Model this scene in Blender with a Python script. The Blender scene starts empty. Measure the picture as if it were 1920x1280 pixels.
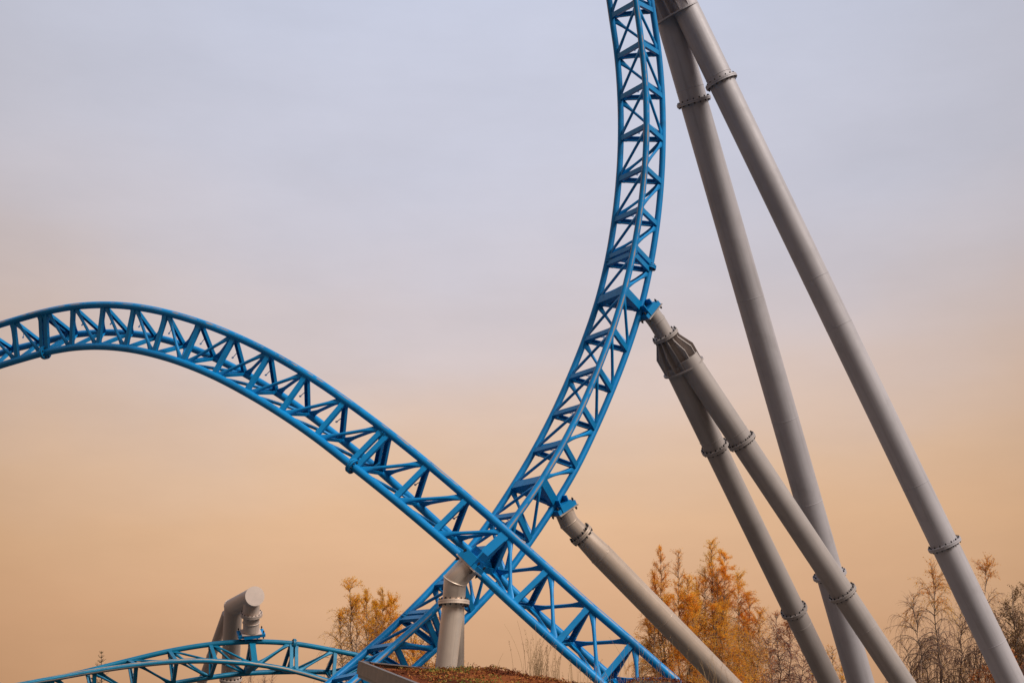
# Rail nodes of the three tracks: per station the three rail centres (metres)
NODES = {"A": [[[-16.491, 34.118, 11.406], [-16.006, 34.461, 10.635], [-16.007, 35.037, 11.427]], [[-15.676, 33.601, 11.726], [-15.257, 33.93, 10.911], [-15.197, 34.522, 11.688]], [[-14.835, 33.093, 11.988], [-14.486, 33.408, 11.134], [-14.365, 34.015, 11.892]], [[-13.973, 32.594, 12.189], [-13.697, 32.892, 11.304], [-13.516, 33.515, 12.037]], [[-13.094, 32.102, 12.329], [-12.894, 32.383, 11.418], [-12.657, 33.021, 12.121]], [[-12.205, 31.616, 12.406], [-12.081, 31.878, 11.476], [-11.79, 32.532, 12.144]], [[-11.322, 31.139, 12.455], [-11.262, 31.404, 11.52], [-10.867, 32.022, 12.171]], [[-10.444, 30.653, 12.428], [-10.465, 30.899, 11.481], [-9.967, 31.514, 12.065]], [[-9.567, 30.157, 12.3], [-9.67, 30.381, 11.35], [-9.152, 31.019, 11.88]], [[-8.7, 29.67, 12.079], [-8.878, 29.873, 11.138], [-8.377, 30.551, 11.625]], [[-7.822, 29.22, 11.773], [-8.087, 29.392, 10.853], [-7.584, 30.108, 11.278]], [[-6.934, 28.805, 11.393], [-7.299, 28.934, 10.501], [-6.769, 29.679, 10.846]], [[-6.067, 28.405, 10.948], [-6.501, 28.488, 10.078], [-5.971, 29.261, 10.35]], [[-5.202, 28.019, 10.433], [-5.683, 28.063, 9.574], [-5.184, 28.865, 9.812]], [[-4.332, 27.654, 9.846], [-4.864, 27.661, 9.017], [-4.402, 28.492, 9.217]], [[-3.451, 27.32, 9.184], [-4.05, 27.293, 8.407], [-3.6, 28.144, 8.551]], [[-2.554, 27.024, 8.46], [-3.219, 26.968, 7.722], [-2.766, 27.832, 7.828]], [[-1.677, 26.772, 7.71], [-2.34, 26.671, 6.985], [-1.963, 27.562, 7.083]], [[-0.866, 26.538, 6.979], [-1.53, 26.405, 6.278], [-1.18, 27.311, 6.341]], [[-0.079, 26.306, 6.252], [-0.784, 26.171, 5.596], [-0.394, 27.075, 5.629]], [[0.697, 26.1, 5.518], [0.012, 25.96, 4.84], [0.343, 26.876, 4.912]], [[1.461, 25.922, 4.804], [0.822, 25.782, 4.094], [1.123, 26.707, 4.214]], [[2.236, 25.768, 4.109], [1.611, 25.636, 3.395], [1.895, 26.565, 3.535]], [[3.004, 25.631, 3.408], [2.343, 25.533, 2.7], [2.645, 26.448, 2.867]], [[3.782, 25.516, 2.701], [3.121, 25.426, 1.99], [3.413, 26.34, 2.178]], [[4.56, 25.425, 1.99], [3.9, 25.343, 1.278], [4.181, 26.256, 1.486]]], "B": [[[0.373, 26.009, 25.209], [0.88, 25.024, 24.782], [1.271, 25.663, 25.437]], [[0.795, 26.493, 24.439], [1.296, 25.495, 24.032], [1.708, 26.168, 24.639]], [[1.174, 26.947, 23.63], [1.67, 25.939, 23.243], [2.1, 26.642, 23.801]], [[1.509, 27.37, 22.784], [2.001, 26.352, 22.419], [2.446, 27.084, 22.925]], [[1.798, 27.759, 21.907], [2.287, 26.732, 21.564], [2.744, 27.492, 22.016]], [[2.041, 28.112, 21.001], [2.529, 27.077, 20.68], [2.995, 27.862, 21.077]], [[2.237, 28.429, 20.07], [2.724, 27.387, 19.772], [3.197, 28.194, 20.113]], [[2.385, 28.706, 19.118], [2.873, 27.658, 18.843], [3.35, 28.485, 19.126]], [[2.52, 28.975, 18.16], [2.994, 27.914, 17.922], [3.488, 28.755, 18.132]], [[2.582, 29.18, 17.178], [3.077, 28.121, 16.971], [3.558, 28.982, 17.11]], [[2.582, 29.338, 16.184], [3.089, 28.282, 15.995], [3.557, 29.158, 16.074]], [[2.52, 29.46, 15.178], [3.032, 28.404, 15.004], [3.495, 29.286, 15.037]], [[2.399, 29.545, 14.174], [2.912, 28.487, 14.016], [3.372, 29.371, 13.999]], [[2.221, 29.591, 13.178], [2.735, 28.533, 13.033], [3.186, 29.422, 12.965]], [[1.972, 29.593, 12.185], [2.503, 28.537, 12.07], [2.943, 29.423, 11.972]], [[1.654, 29.544, 11.233], [2.215, 28.502, 11.132], [2.606, 29.399, 10.943]], [[1.294, 29.455, 10.309], [1.875, 28.424, 10.22], [2.228, 29.324, 9.973]], [[0.905, 29.329, 9.416], [1.506, 28.308, 9.334], [1.835, 29.206, 9.067]], [[0.477, 29.183, 8.554], [1.088, 28.168, 8.487], [1.407, 29.063, 8.173]], [[0.022, 29.032, 7.747], [0.626, 28.007, 7.668], [0.931, 28.893, 7.344]], [[-0.431, 28.88, 7.015], [0.122, 27.834, 6.899], [0.392, 28.703, 6.505]], [[-0.936, 28.699, 6.3], [-0.397, 27.648, 6.181], [-0.176, 28.496, 5.703]], [[-1.575, 28.477, 5.563], [-0.996, 27.433, 5.471], [-0.806, 28.27, 4.982]], [[-2.2, 28.216, 4.873], [-1.631, 27.169, 4.79], [-1.436, 28.009, 4.311]], [[-2.862, 27.885, 4.196], [-2.248, 26.855, 4.178], [-2.047, 27.689, 3.705]], [[-3.495, 27.475, 3.574], [-2.824, 26.493, 3.611], [-2.682, 27.286, 3.029]], [[-4.126, 27.074, 2.963], [-3.433, 26.109, 3.029], [-3.318, 26.881, 2.413]], [[-4.757, 26.634, 2.379], [-4.04, 25.689, 2.472], [-3.953, 26.437, 1.824]]], "C": [[[-17.342, 41.009, 3.096], [-16.899, 40.233, 3.635], [-16.608, 40.457, 2.598]], [[-16.418, 41.759, 3.646], [-15.922, 40.923, 4.024], [-15.762, 41.274, 2.994]], [[-15.42, 42.436, 4.162], [-14.893, 41.559, 4.367], [-14.86, 42.037, 3.376]], [[-14.356, 43.044, 4.626], [-13.82, 42.15, 4.652], [-13.905, 42.746, 3.732]], [[-13.251, 43.648, 4.988], [-12.741, 42.739, 4.919], [-12.872, 43.401, 4.05]], [[-12.123, 44.17, 5.354], [-11.628, 43.273, 5.14], [-11.827, 44.034, 4.376]], [[-10.967, 44.619, 5.691], [-10.506, 43.77, 5.294], [-10.766, 44.643, 4.682]], [[-9.758, 45.031, 5.94], [-9.377, 44.261, 5.344], [-9.722, 45.213, 4.916]], [[-8.486, 45.433, 6.065], [-8.235, 44.773, 5.293], [-8.679, 45.756, 5.081]], [[-7.18, 45.823, 6.039], [-7.062, 45.329, 5.124], [-7.52, 46.324, 5.176]], [[-5.845, 46.179, 5.841], [-5.856, 45.965, 4.816], [-6.216, 46.925, 5.214]], [[-4.575, 46.611, 5.606], [-4.736, 46.595, 4.571], [-5.024, 47.457, 5.192]], [[-3.348, 47.1, 5.278], [-3.655, 47.278, 4.293], [-3.841, 48.001, 5.101]], [[-2.174, 47.661, 4.876], [-2.618, 48.018, 3.997], [-2.677, 48.572, 4.946]]]}
import bpy, math, random
from mathutils import Vector as V, Matrix, Quaternion, noise
S = bpy.context.scene
COL = S.collection
random.seed(7)
F, PITCH, CAMZ = 2560.0, math.radians(18), 1.6
CP, SP = math.cos(PITCH), math.sin(PITCH)

def W(px, py, d):
    """point in the place seen towards (px,py), d metres along the view axis"""
    x, u = (px-960)/F*d, -(py-640)/F*d
    return V((x, d*CP-u*SP, CAMZ+d*SP+u*CP))

# ------------------------------------------------------------------ materials
def newmat(name):
    m = bpy.data.materials.new(name); m.use_nodes = True
    nt = m.node_tree; nt.nodes.clear()
    out = nt.nodes.new('ShaderNodeOutputMaterial')
    return m, nt, out
def nd(nt, t, **kw):
    n = nt.nodes.new(t)
    for k, v in kw.items(): setattr(n, k, v)
    return n
def ramp(nt, stops, src=None, interp='LINEAR'):
    r = nd(nt, 'ShaderNodeValToRGB'); r.color_ramp.interpolation = interp
    e = r.color_ramp.elements
    while len(e) < len(stops): e.new(0.5)
    for i, (p, c) in enumerate(stops):
        e[i].position = p; e[i].color = (*c, 1) if len(c) == 3 else c
    if src is not None: nt.links.new(src, r.inputs[0])
    return r
def tex_noise(nt, scale, detail=4, rough=.55, vec=None):
    n = nd(nt, 'ShaderNodeTexNoise'); n.inputs['Scale'].default_value = scale
    n.inputs['Detail'].default_value = detail; n.inputs['Roughness'].default_value = rough
    if vec is not None: nt.links.new(vec, n.inputs['Vector'])
    return n
def mixc(nt, fac, a, b):
    m = nd(nt, 'ShaderNodeMix', data_type='RGBA')
    if isinstance(fac, float): m.inputs[0].default_value = fac
    else: nt.links.new(fac, m.inputs[0])
    for i, c in ((6, a), (7, b)):
        if isinstance(c, tuple): m.inputs[i].default_value = (*c, 1)
        else: nt.links.new(c, m.inputs[i])
    return m.outputs[2]
def mathn(nt, op, a, b=None):
    m = nd(nt, 'ShaderNodeMath', operation=op)
    for i, v in ((0, a), (1, b)):
        if v is None: continue
        if isinstance(v, (int, float)): m.inputs[i].default_value = v
        else: nt.links.new(v, m.inputs[i])
    return m.outputs[0]

def paint(name, base, dark, metal, rough, worn=None, dirt=(.03,.035,.03), dirt_amt=.5, scale=1.0):
    m, nt, out = newmat(name)
    b = nd(nt, 'ShaderNodeBsdfPrincipled'); nt.links.new(b.outputs[0], out.inputs[0])
    co = nd(nt, 'ShaderNodeTexCoord').outputs['Object']
    n1 = tex_noise(nt, .8*scale, 5, .6, co)
    n2 = tex_noise(nt, 9*scale, 6, .65, co)
    c = mixc(nt, ramp(nt, [(.35,(0,0,0)),(.7,(1,1,1))], n1.outputs[0]).outputs[0], base, dark)
    n3 = tex_noise(nt, 2.3*scale, 8, .7, co)
    dm = mathn(nt, 'MULTIPLY', ramp(nt, [(.52,(0,0,0)),(.72,(1,1,1))], n3.outputs[0]).outputs[0], n2.outputs[0])
    c = mixc(nt, mathn(nt, 'MULTIPLY', dm, dirt_amt), c, dirt)
    if worn:
        at = nd(nt, 'ShaderNodeAttribute', attribute_name='wear')
        n4 = tex_noise(nt, 3.0, 5, .6, co)
        f = mathn(nt, 'ADD', at.outputs['Fac'], mathn(nt, 'MULTIPLY', mathn(nt, 'SUBTRACT', n4.outputs[0], .5), 1.3))
        f = ramp(nt, [(.62,(0,0,0)),(.74,(1,1,1))], f).outputs[0]
        f = mathn(nt, 'MULTIPLY', f, mathn(nt, 'GREATER_THAN', at.outputs['Fac'], .02))
        c = mixc(nt, mathn(nt, 'MULTIPLY', f, .85), c, worn)
    nt.links.new(c, b.inputs['Base Color'])
    if base[2] > base[0]*3: b.inputs['Specular IOR Level'].default_value = .28
    b.inputs['Metallic'].default_value = metal
    r = mathn(nt, 'ADD', mathn(nt, 'MULTIPLY', n2.outputs[0], .25), rough-.12)
    nt.links.new(r, b.inputs['Roughness'])
    bp = nd(nt, 'ShaderNodeBump'); bp.inputs['Strength'].default_value = .06; bp.inputs['Distance'].default_value = .01
    nt.links.new(n2.outputs[0], bp.inputs['Height']); nt.links.new(bp.outputs[0], b.inputs['Normal'])
    return m
BLUE = paint('blue_steel_paint', (.002,.235,.56), (.001,.17,.42), .06, .42, worn=(.36,.25,.16), dirt=(.012,.05,.10), dirt_amt=.9)
BLUEP = paint('blue_steel_plate', (.002,.235,.54), (.001,.17,.40), .05, .45, dirt=(.012,.04,.08), dirt_amt=.6)
def column_paint(name, base, dark, metal=.15, rough=.55):
    m = paint(name, base, dark, metal, rough, dirt=(.12,.10,.09), dirt_amt=.35, scale=.7)
    nt = m.node_tree
    b = [n for n in nt.nodes if n.type == 'BSDF_PRINCIPLED'][0]
    src = b.inputs['Base Color'].links[0].from_socket
    tc = nd(nt, 'ShaderNodeAttribute', attribute_name='tubeco').outputs['Vector']
    n = tex_noise(nt, 3.2, 6, .7, tc)
    f = mathn(nt, 'MULTIPLY', ramp(nt, [(.50,(0,0,0)),(.78,(1,1,1))], n.outputs[0]).outputs[0], .42)
    c = mixc(nt, f, src, (.15,.13,.12))
    mp = nd(nt, 'ShaderNodeMapping'); mp.inputs['Scale'].default_value = (.5,.5,4); nt.links.new(tc, mp.inputs[0])
    n = tex_noise(nt, 2.2, 8, .75, mp.outputs[0])
    f = mathn(nt, 'MULTIPLY', ramp(nt, [(.66,(0,0,0)),(.70,(1,1,1))], n.outputs[0]).outputs[0], .28)
    nt.links.new(mixc(nt, f, c, (.12,.10,.09)), b.inputs['Base Color'])
    return m
GREY = column_paint('grey_column_paint', (.43,.395,.405), (.365,.335,.345))
GREY2 = column_paint('warm_grey_column_paint', (.39,.335,.31), (.33,.285,.265))
GREY3 = column_paint('sand_grey_column_paint', (.52,.40,.315), (.44,.34,.27), .35, .42)
GREY5 = column_paint('taupe_column_paint', (.56,.44,.37), (.49,.385,.325))
GREYL = column_paint('pale_silver_column_paint', (.80,.64,.52), (.72,.57,.46), .45, .40)
TEAL = paint('teal_steel_paint', (.002,.17,.30), (.001,.12,.22), .06, .45, worn=(.36,.25,.16), dirt=(.012,.04,.06), dirt_amt=.9)
BOLT = paint('dark_bolt_steel', (.05,.045,.045), (.03,.03,.03), .6, .5)
TRIM = paint('brown_roof_trim', (.13,.105,.095), (.11,.09,.08), .2, .5)
CONC = paint('footing_concrete', (.3,.29,.27), (.22,.21,.2), 0, .8)
WALL = paint('rendered_wall', (.35,.30,.25), (.28,.24,.2), 0, .85)

def bark(name, c1, c2):
    m, nt, out = newmat(name)
    b = nd(nt, 'ShaderNodeBsdfPrincipled'); nt.links.new(b.outputs[0], out.inputs[0])
    n = tex_noise(nt, 4, 5, .6, nd(nt, 'ShaderNodeTexCoord').outputs['Object'])
    nt.links.new(mixc(nt, n.outputs[0], c1, c2), b.inputs['Base Color']); b.inputs['Roughness'].default_value = .85
    return m
def leafmat(name, stops, trans=.4):
    m, nt, out = newmat(name)
    at = nd(nt, 'ShaderNodeAttribute', attribute_name='shade')
    r = ramp(nt, stops, at.outputs['Fac'])
    d = nd(nt, 'ShaderNodeBsdfDiffuse'); t = nd(nt, 'ShaderNodeBsdfTranslucent'); mx = nd(nt, 'ShaderNodeMixShader')
    mx.inputs[0].default_value = trans
    nt.links.new(r.outputs[0], d.inputs[0]); nt.links.new(r.outputs[0], t.inputs[0])
    nt.links.new(d.outputs[0], mx.inputs[1]); nt.links.new(t.outputs[0], mx.inputs[2]); nt.links.new(mx.outputs[0], out.inputs[0])
    return m
BARK = bark('birch_bark', (.30,.20,.14), (.13,.085,.06))
TWIG = bark('twig_bark', (.26,.13,.085), (.13,.065,.05))
TWIGP = bark('purple_twig_bark', (.22,.11,.10), (.11,.06,.065))
L_ORANGE = leafmat('orange_leaves', [(0,(.65,.20,.03)),(.25,(.94,.36,.03)),(.6,(.98,.50,.045)),(1,(.98,.66,.12))], .5)
L_YELLOW = leafmat('yellow_leaves', [(0,(.45,.28,.04)),(.35,(.92,.48,.04)),(.7,(.97,.48,.04)),(1,(.95,.34,.03))], .5)
L_RUST = leafmat('rust_leaves', [(0,(.20,.07,.03)),(.5,(.55,.17,.035)),(1,(.85,.32,.05))], .45)
L_OLIVE = leafmat('olive_leaves', [(0,(.06,.045,.018)),(.4,(.17,.10,.03)),(.75,(.34,.15,.04)),(1,(.65,.27,.06))])
L_FIR = leafmat('fir_needles', [(0,(.02,.022,.01)),(1,(.07,.065,.025))], .1)
L_SEDUM = leafmat('sedum_leaves', [(0,(.05,.02,.012)),(.3,(.17,.05,.025)),(.55,(.34,.11,.035)),(.72,(.38,.19,.05)),(.85,(.20,.16,.04)),(1,(.11,.13,.03))], .2)
L_STRAW = leafmat('dry_grass_stalks', [(0,(.20,.11,.06)),(1,(.50,.34,.18))], .2)

# ------------------------------------------------------------------ mesh builder
class MB:
    def __init__(s): s.v = []; s.f = []; s.sm = []; s.att = []; s.attn = None
    def add(s, vs, fs, smooth=True, att=None):
        o = len(s.v); s.v += [V(p) for p in vs]
        s.f += [tuple(i+o for i in f) for f in fs]; s.sm += [smooth]*len(fs)
        s.att += (att if att is not None else [0.0]*len(vs))
    def sweep(s, path, rad, n=16, caps=True, ref=None, smooth=True, att=None, flat=None):
        """tube with mitred corners; rad number or per-point list; flat = list of (width, thick) half sizes in ref direction"""
        N = len(path); path = [V(p) for p in path]
        dirs = [(path[i+1]-path[i]).normalized() for i in range(N-1)]
        t0 = dirs[0]; r = V(ref) if ref is not None else (V((0,0,1)) if abs(t0.z) < .9 else V((1,0,0)))
        x = (r - t0*r.dot(t0)).normalized()
        vs = []; aa = []
        for i in range(N):
            if i == 0: d = dirs[0]; tan = d; k = 1
            elif i == N-1: d = dirs[-1]; tan = d
            else: d = dirs[i-1]; tan = (dirs[i-1]+dirs[i]).normalized()
            x = (x - d*x.dot(d)).normalized(); y = d.cross(x)
            ra = rad[i] if isinstance(rad, (list, tuple)) else rad
            for j in range(n):
                a = 2*math.pi*j/n
                if flat: o = x*(math.cos(a)*flat[i][0]) + y*(math.sin(a)*flat[i][1])
                else: o = (x*math.cos(a) + y*math.sin(a))*ra
                c = d.dot(tan)
                if 0 < i < N-1 and c > .2: o = o - d*(o.dot(tan)/c)
                vs.append(path[i]+o)
                if att: aa.append(att(i, o.normalized()))
            if 0 < i < N-1:
                q = dirs[i-1].rotation_difference(dirs[i]); x = q @ x
        fs = [(i*n+j, i*n+(j+1)%n, (i+1)*n+(j+1)%n, (i+1)*n+j) for i in range(N-1) for j in range(n)]
        s.add(vs, fs, smooth, aa or None)
        if caps:
            s.add(vs[:n], [tuple(range(n))[::-1]], False); s.add(vs[-n:], [tuple(range(n))], False)
    def box(s, c, ax, ay, az, hx, hy, hz, bev=0):
        c = V(c); ax, ay, az = V(ax), V(ay), V(az)
        vs = [c+ax*(hx*i)+ay*(hy*j)+az*(hz*k) for i in (-1,1) for j in (-1,1) for k in (-1,1)]
        s.add(vs, [(0,1,3,2),(4,6,7,5),(0,4,5,1),(2,3,7,6),(0,2,6,4),(1,5,7,3)], False)
    def prism(s, pts, off):
        n = len(pts); off = V(off); pts = [V(p) for p in pts]
        vs = [p-off for p in pts]+[p+off for p in pts]
        s.add(vs, [tuple(range(n))[::-1], tuple(range(n,2*n))]+[(i,(i+1)%n,(i+1)%n+n,i+n) for i in range(n)], False)
    def ring(s, c, ax, r_in, r_out, h, n=32):
        """flat washer, thickness 2h"""
        c, ax = V(c), V(ax).normalized()
        x = ax.orthogonal().normalized(); y = ax.cross(x); vs = []
        for (r, z) in ((r_in,-h),(r_out,-h),(r_out,h),(r_in,h)):
            vs += [c+ax*z+(x*math.cos(2*math.pi*j/n)+y*math.sin(2*math.pi*j/n))*r for j in range(n)]
        s.add(vs, [(k*n+j, k*n+(j+1)%n, ((k+1)%4)*n+(j+1)%n, ((k+1)%4)*n+j) for k in range(4) for j in range(n)], False)
    def build(s, name, mat, parent=None, base=None, att=None, mats=None):
        base = base if base is not None else V((0,0,0))
        me = bpy.data.meshes.new(name)
        me.from_pydata([p-base for p in s.v], [], s.f)
        me.polygons.foreach_set('use_smooth', s.sm)
        if att:
            a = me.attributes.new(att, 'FLOAT', 'POINT'); a.data.foreach_set('value', s.att)
        me.materials.append(mat); me.update()
        o = bpy.data.objects.new(name, me); COL.objects.link(o)
        if parent is not None: o.parent = parent
        return o
def tag(o, label=None, cat=None, group=None, kind=None):
    for k, v in (('label',label),('category',cat),('group',group),('kind',kind)):
        if v: o[k] = v
    return o
def thing(name, loc, label, cat, group=None):
    o = bpy.data.objects.new(name, None); COL.objects.link(o); o.location = loc; o.empty_display_size = .3
    return tag(o, label, cat, group)

def catmull(P, sub):
    out = []
    n = len(P)
    for i in range(n-1):
        p0 = P[i-1] if i > 0 else P[0]*2-P[1]
        p1, p2 = P[i], P[i+1]
        p3 = P[i+2] if i+2 < n else P[-1]*2-P[-2]
        for k in range(sub):
            t = k/sub
            out.append(.5*((2*p1)+(p2-p0)*t+(2*p0-5*p1+4*p2-p3)*t*t+(3*p1-p0-3*p2+p3)*t**3))
    out.append(P[-1].copy()); return out

# shared bolt: a through bolt with a head and a nut, axis z
_bolts = {}
def bolt_mesh(half, r):
    k = (round(half,3), round(r,3))
    if k not in _bolts:
        b = MB(); z1, z2, z3, e = half, half+r*1.3, half+r*2.1, r*.02
        zs = [(-z3,.5),(-z2-e,.5),(-z2,1),(-z1-e,1),(-z1,.5),(z1,.5),(z1+e,1),(z2,1),(z2+e,.5),(z3,.5)]
        b.sweep([V((0,0,z)) for z, k_ in zs], [r*k_ for z, k_ in zs], 6, smooth=False)
        o = b.build('bolt', BOLT); _bolts[k] = o.data; bpy.data.objects.remove(o)
    return _bolts[k]
def bolt(parent, base, p, ax, half, r):
    o = bpy.data.objects.new('bolt', bolt_mesh(half, r)); COL.objects.link(o); o.parent = parent
    q = V((0,0,1)).rotation_difference(V(ax).normalized())
    o.rotation_mode = 'QUATERNION'; o.rotation_quaternion = q; o.location = V(p)-base
    return o

# ------------------------------------------------------------------ track
def make_track(nodes, spine, rr, flips, joints, supports, name, label, wear, diag_r, mt=None):
    """nodes: list of three rail points per station; spine: index of the spine rail"""
    N = [[V(p) for p in st] for st in nodes]
    n = len(N); run = [j for j in range(3) if j != spine]
    base = N[n//2][spine].copy(); base.z = 0
    root = thing(name, base, label, 'roller coaster track', 'blue roller coaster tracks')
    cen = [(a+b+c)/3 for a, b, c in N]
    tan = [(cen[min(i+1,n-1)]-cen[max(i-1,0)]).normalized() for i in range(n)]
    SUB = 7
    outn = [((N[i][run[0]]+N[i][run[1]])/2-N[i][spine]).normalized() for i in range(n)]
    for j in range(3):
        P = catmull([st[j] for st in N], SUB); mb = MB()
        def att(i, o, j=j):
            if j == spine: return 0.0
            k = min(i//SUB, n-1); u = outn[k]
            other = run[1] if j == run[0] else run[0]
            side = (N[k][j]-N[k][other]).normalized()
            a = max(o.dot(u), o.dot(side))
            return max(0.0, (a-.90)/.10)*wear
        mb.sweep(P, rr, 28, att=att)
        mb.build('spine_rail' if j == spine else 'running_rail', (mt or BLUE), root, base, 'wear')
    def channel(mb, a, b, third, t, w=.055, dp=.062, th=.007, s0=.6, s1=.6):
        d = (b-a).normalized(); L = (b-a).length
        o = ((a+b)/2-third); o = (o - d*o.dot(d)); t = (t-d*t.dot(d)).normalized(); o = (o-t*o.dot(t)).normalized()
        c = (a+b)/2; h = L/2-rr*.7
        mb.box(c+o*.028, d, t, o, h, w, th)
        for sg in (-1, 1):
            mb.box(c+o*(.028-th-dp/2)+t*(sg*(w-th)), d, t, o, h, th, dp/2)
        # small gusset feet welded onto the rails
        for e, sg in ((a, 1), (b, -1)):
            q = e+d*(sg*rr*1.35)+o*.012
            mb.box(q, d, t, o, rr*.75, w*1.12, .022)
    def frame(k, off, w=.055, heavy=False):
        p = [N[k][j]+tan[k]*off for j in range(3)]
        mb = MB()
        for a, b, c in ((0,1,2),(1,2,0),(0,2,1)):
            if heavy: channel(mb, p[a], p[b], p[c], tan[k], w*1.55, .12, .010)
            else: channel(mb, p[a], p[b], p[c], tan[k], w)
        if heavy:
            s, r0, r1 = p[spine], p[run[0]], p[run[1]]
            m = (r0+r1)/2
            for sg in (-1, 1):
                mb.prism([s, s.lerp(r0,.93), (s.lerp(m,.58)).lerp(r0,.22), s.lerp(m,.52), (s.lerp(m,.58)).lerp(r1,.22), s.lerp(r1,.93)], tan[k]*.006)
                for q in range(len(mb.v)-12, len(mb.v)): mb.v[q] += tan[k]*(sg*w*.9)
        return mb, p
    for k in range(n):
        if k in joints:
            for off in (-.085, .085):
                mb, p = frame(k, off); mb.build('cross_frame', (mt or BLUEP), root, base)
            # bolted discs on the spine, plate clamps on the running rails
            s = N[k][spine]; outw = (s-cen[k]).normalized()
            m = MB(); R = rr*1.95
            for sg in (-1, 1): m.ring(s+tan[k]*(sg*.024)+outw*.0, tan[k], rr*.9, R, .018, 28)
            fl = m.build('spine_flange', (mt or BLUEP), root, base)
            for a in range(8):
                x = outw; y = tan[k].cross(outw)
                bolt(fl, base, s+(x*math.cos(a*math.pi/4+.3)+y*math.sin(a*math.pi/4+.3))*(rr*1.45), tan[k], .045, .017)
            for j in run:
                m = MB(); q = N[k][j]; inn = (cen[k]-q).normalized(); y = tan[k].cross(inn)
                for sg in (-1, 1): m.box(q+inn*rr*1.35+tan[k]*(sg*.03), tan[k], inn, y, .022, .075, .095)
                fl = m.build('rail_clamp', (mt or BLUEP), root, base)
                for sg in (-1, 1): bolt(fl, base, q+inn*rr*1.7+y*(sg*.06), tan[k], .055, .015)
        elif k in supports:
            mb, p = frame(k, 0, .06, True); mb.build('support_frame', (mt or BLUEP), root, base)
        else:
            mb, p = frame(k, 0)
            # small eye lug on the inner face of one strut
            a, b = p[run[0]], p[run[1]]; q = a.lerp(b, .38); inn = (cen[k]-q).normalized()
            d = (tan[k]*-.25+inn).normalized()
            mb.sweep([q, q+inn*.06+d*.12], .009, 6)
            mb.ring(q+inn*.06+d*.145, a-b, .012, .026, .006, 10)
            mb.build('cross_frame', (mt or BLUEP), root, base)
    # lacing: one crimped round brace on each face and bay; direction flips along the track
    def brace(a, b, third, ta, tb):
        d = (b-a).normalized()
        # ends stop beside the rail, next to the frame foot
        a2 = a + d*(rr*.55) + ta*.055; b2 = b - d*(rr*.55) - tb*.055
        nrm = (b-a).cross((a+b)/2-third); wdir = (b2-a2).cross(nrm).normalized()   # third axis
        fn = (nrm).normalized()                                                    # normal-ish of frame
        out = ((a+b)/2-third); out = (out-d*out.dot(d)).normalized()
        wd = d.cross(out).normalized()
        path = []; fl = []
        for t, w_, h_ in ((0,.075,.012),(.06,.072,.013),(.14,.056,.022),(.24,.040,.033),(.34,diag_r,diag_r),(.66,diag_r,diag_r),(.76,.040,.033),(.86,.056,.022),(.94,.072,.013),(1,.075,.012)):
            path.append(a2.lerp(b2, t)); fl.append((w_, h_))
        m = MB(); m.sweep(path, 0, 14, ref=wd, flat=fl); return m
    for k in range(n-1):
        oa = .085 if k in joints else 0; ob = .085 if (k+1) in joints else 0
        pa = [N[k][j]+tan[k]*oa for j in range(3)]; pb = [N[k+1][j]-tan[k+1]*ob for j in range(3)]
        for (i, j, th, fwd) in flips(k):
            if fwd: a, b = pa[i], pb[j]
            else: a, b = pa[j], pb[i]
            third = (pa[th]+pb[th])/2
            brace(a, b, third, tan[k], tan[k+1]).build('diagonal_brace', (mt or BLUE), root, base)
    return root, base, N, tan, cen

NA, NB, NC = NODES['A'], NODES['B'], NODES['C']
# A: rails 0 = upper, 1 = spine (near), 2 = rear ; five stations lie beyond the left edge
def flA(k):
    q = k-5
    near = (0,1,2,True) if (q <= 5 or q >= 14) else (1,0,2,True)
    rear = (2,0,1,True)
    bot = (2,1,0,True) if (q <= 5 or q >= 14) else (1,2,0,True)
    return near, rear, bot
def flB(k):
    q = k-7
    out_ = not (q in (3,4,5,6) or q in (10,11) or q >= 16)
    a = (1,2,0,True) if out_ else (2,1,0,True)
    b = (0,2,1,True) if out_ else (2,0,1,True)
    return a, b, (1,0,2,True)
def flC(k):
    q = k-5
    if q <= 2: return (0,1,2,True), (0,2,1,True), (1,2,0,True)
    return (1,0,2,True), (2,0,1,True), (1,2,0,True)
trackA = make_track(NA, 1, .083, flA, (6, 16), (19,), 'coaster_track', 'bright blue three-tube lattice track arching over a hump and diving to the lower right', .72, .036)
trackB = make_track(NB, 2, .073, flB, (3, 13, 23), (14, 19), 'coaster_track', 'tall blue lattice track curving steeply upward out of the top of the photo', .80, .033)
trackC = make_track(NC, 0, .083, flC, (9,), (8,), 'coaster_track', 'low distant blue track curving under the grey hanging pipe support', 1.0, .036, TEAL)

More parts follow.
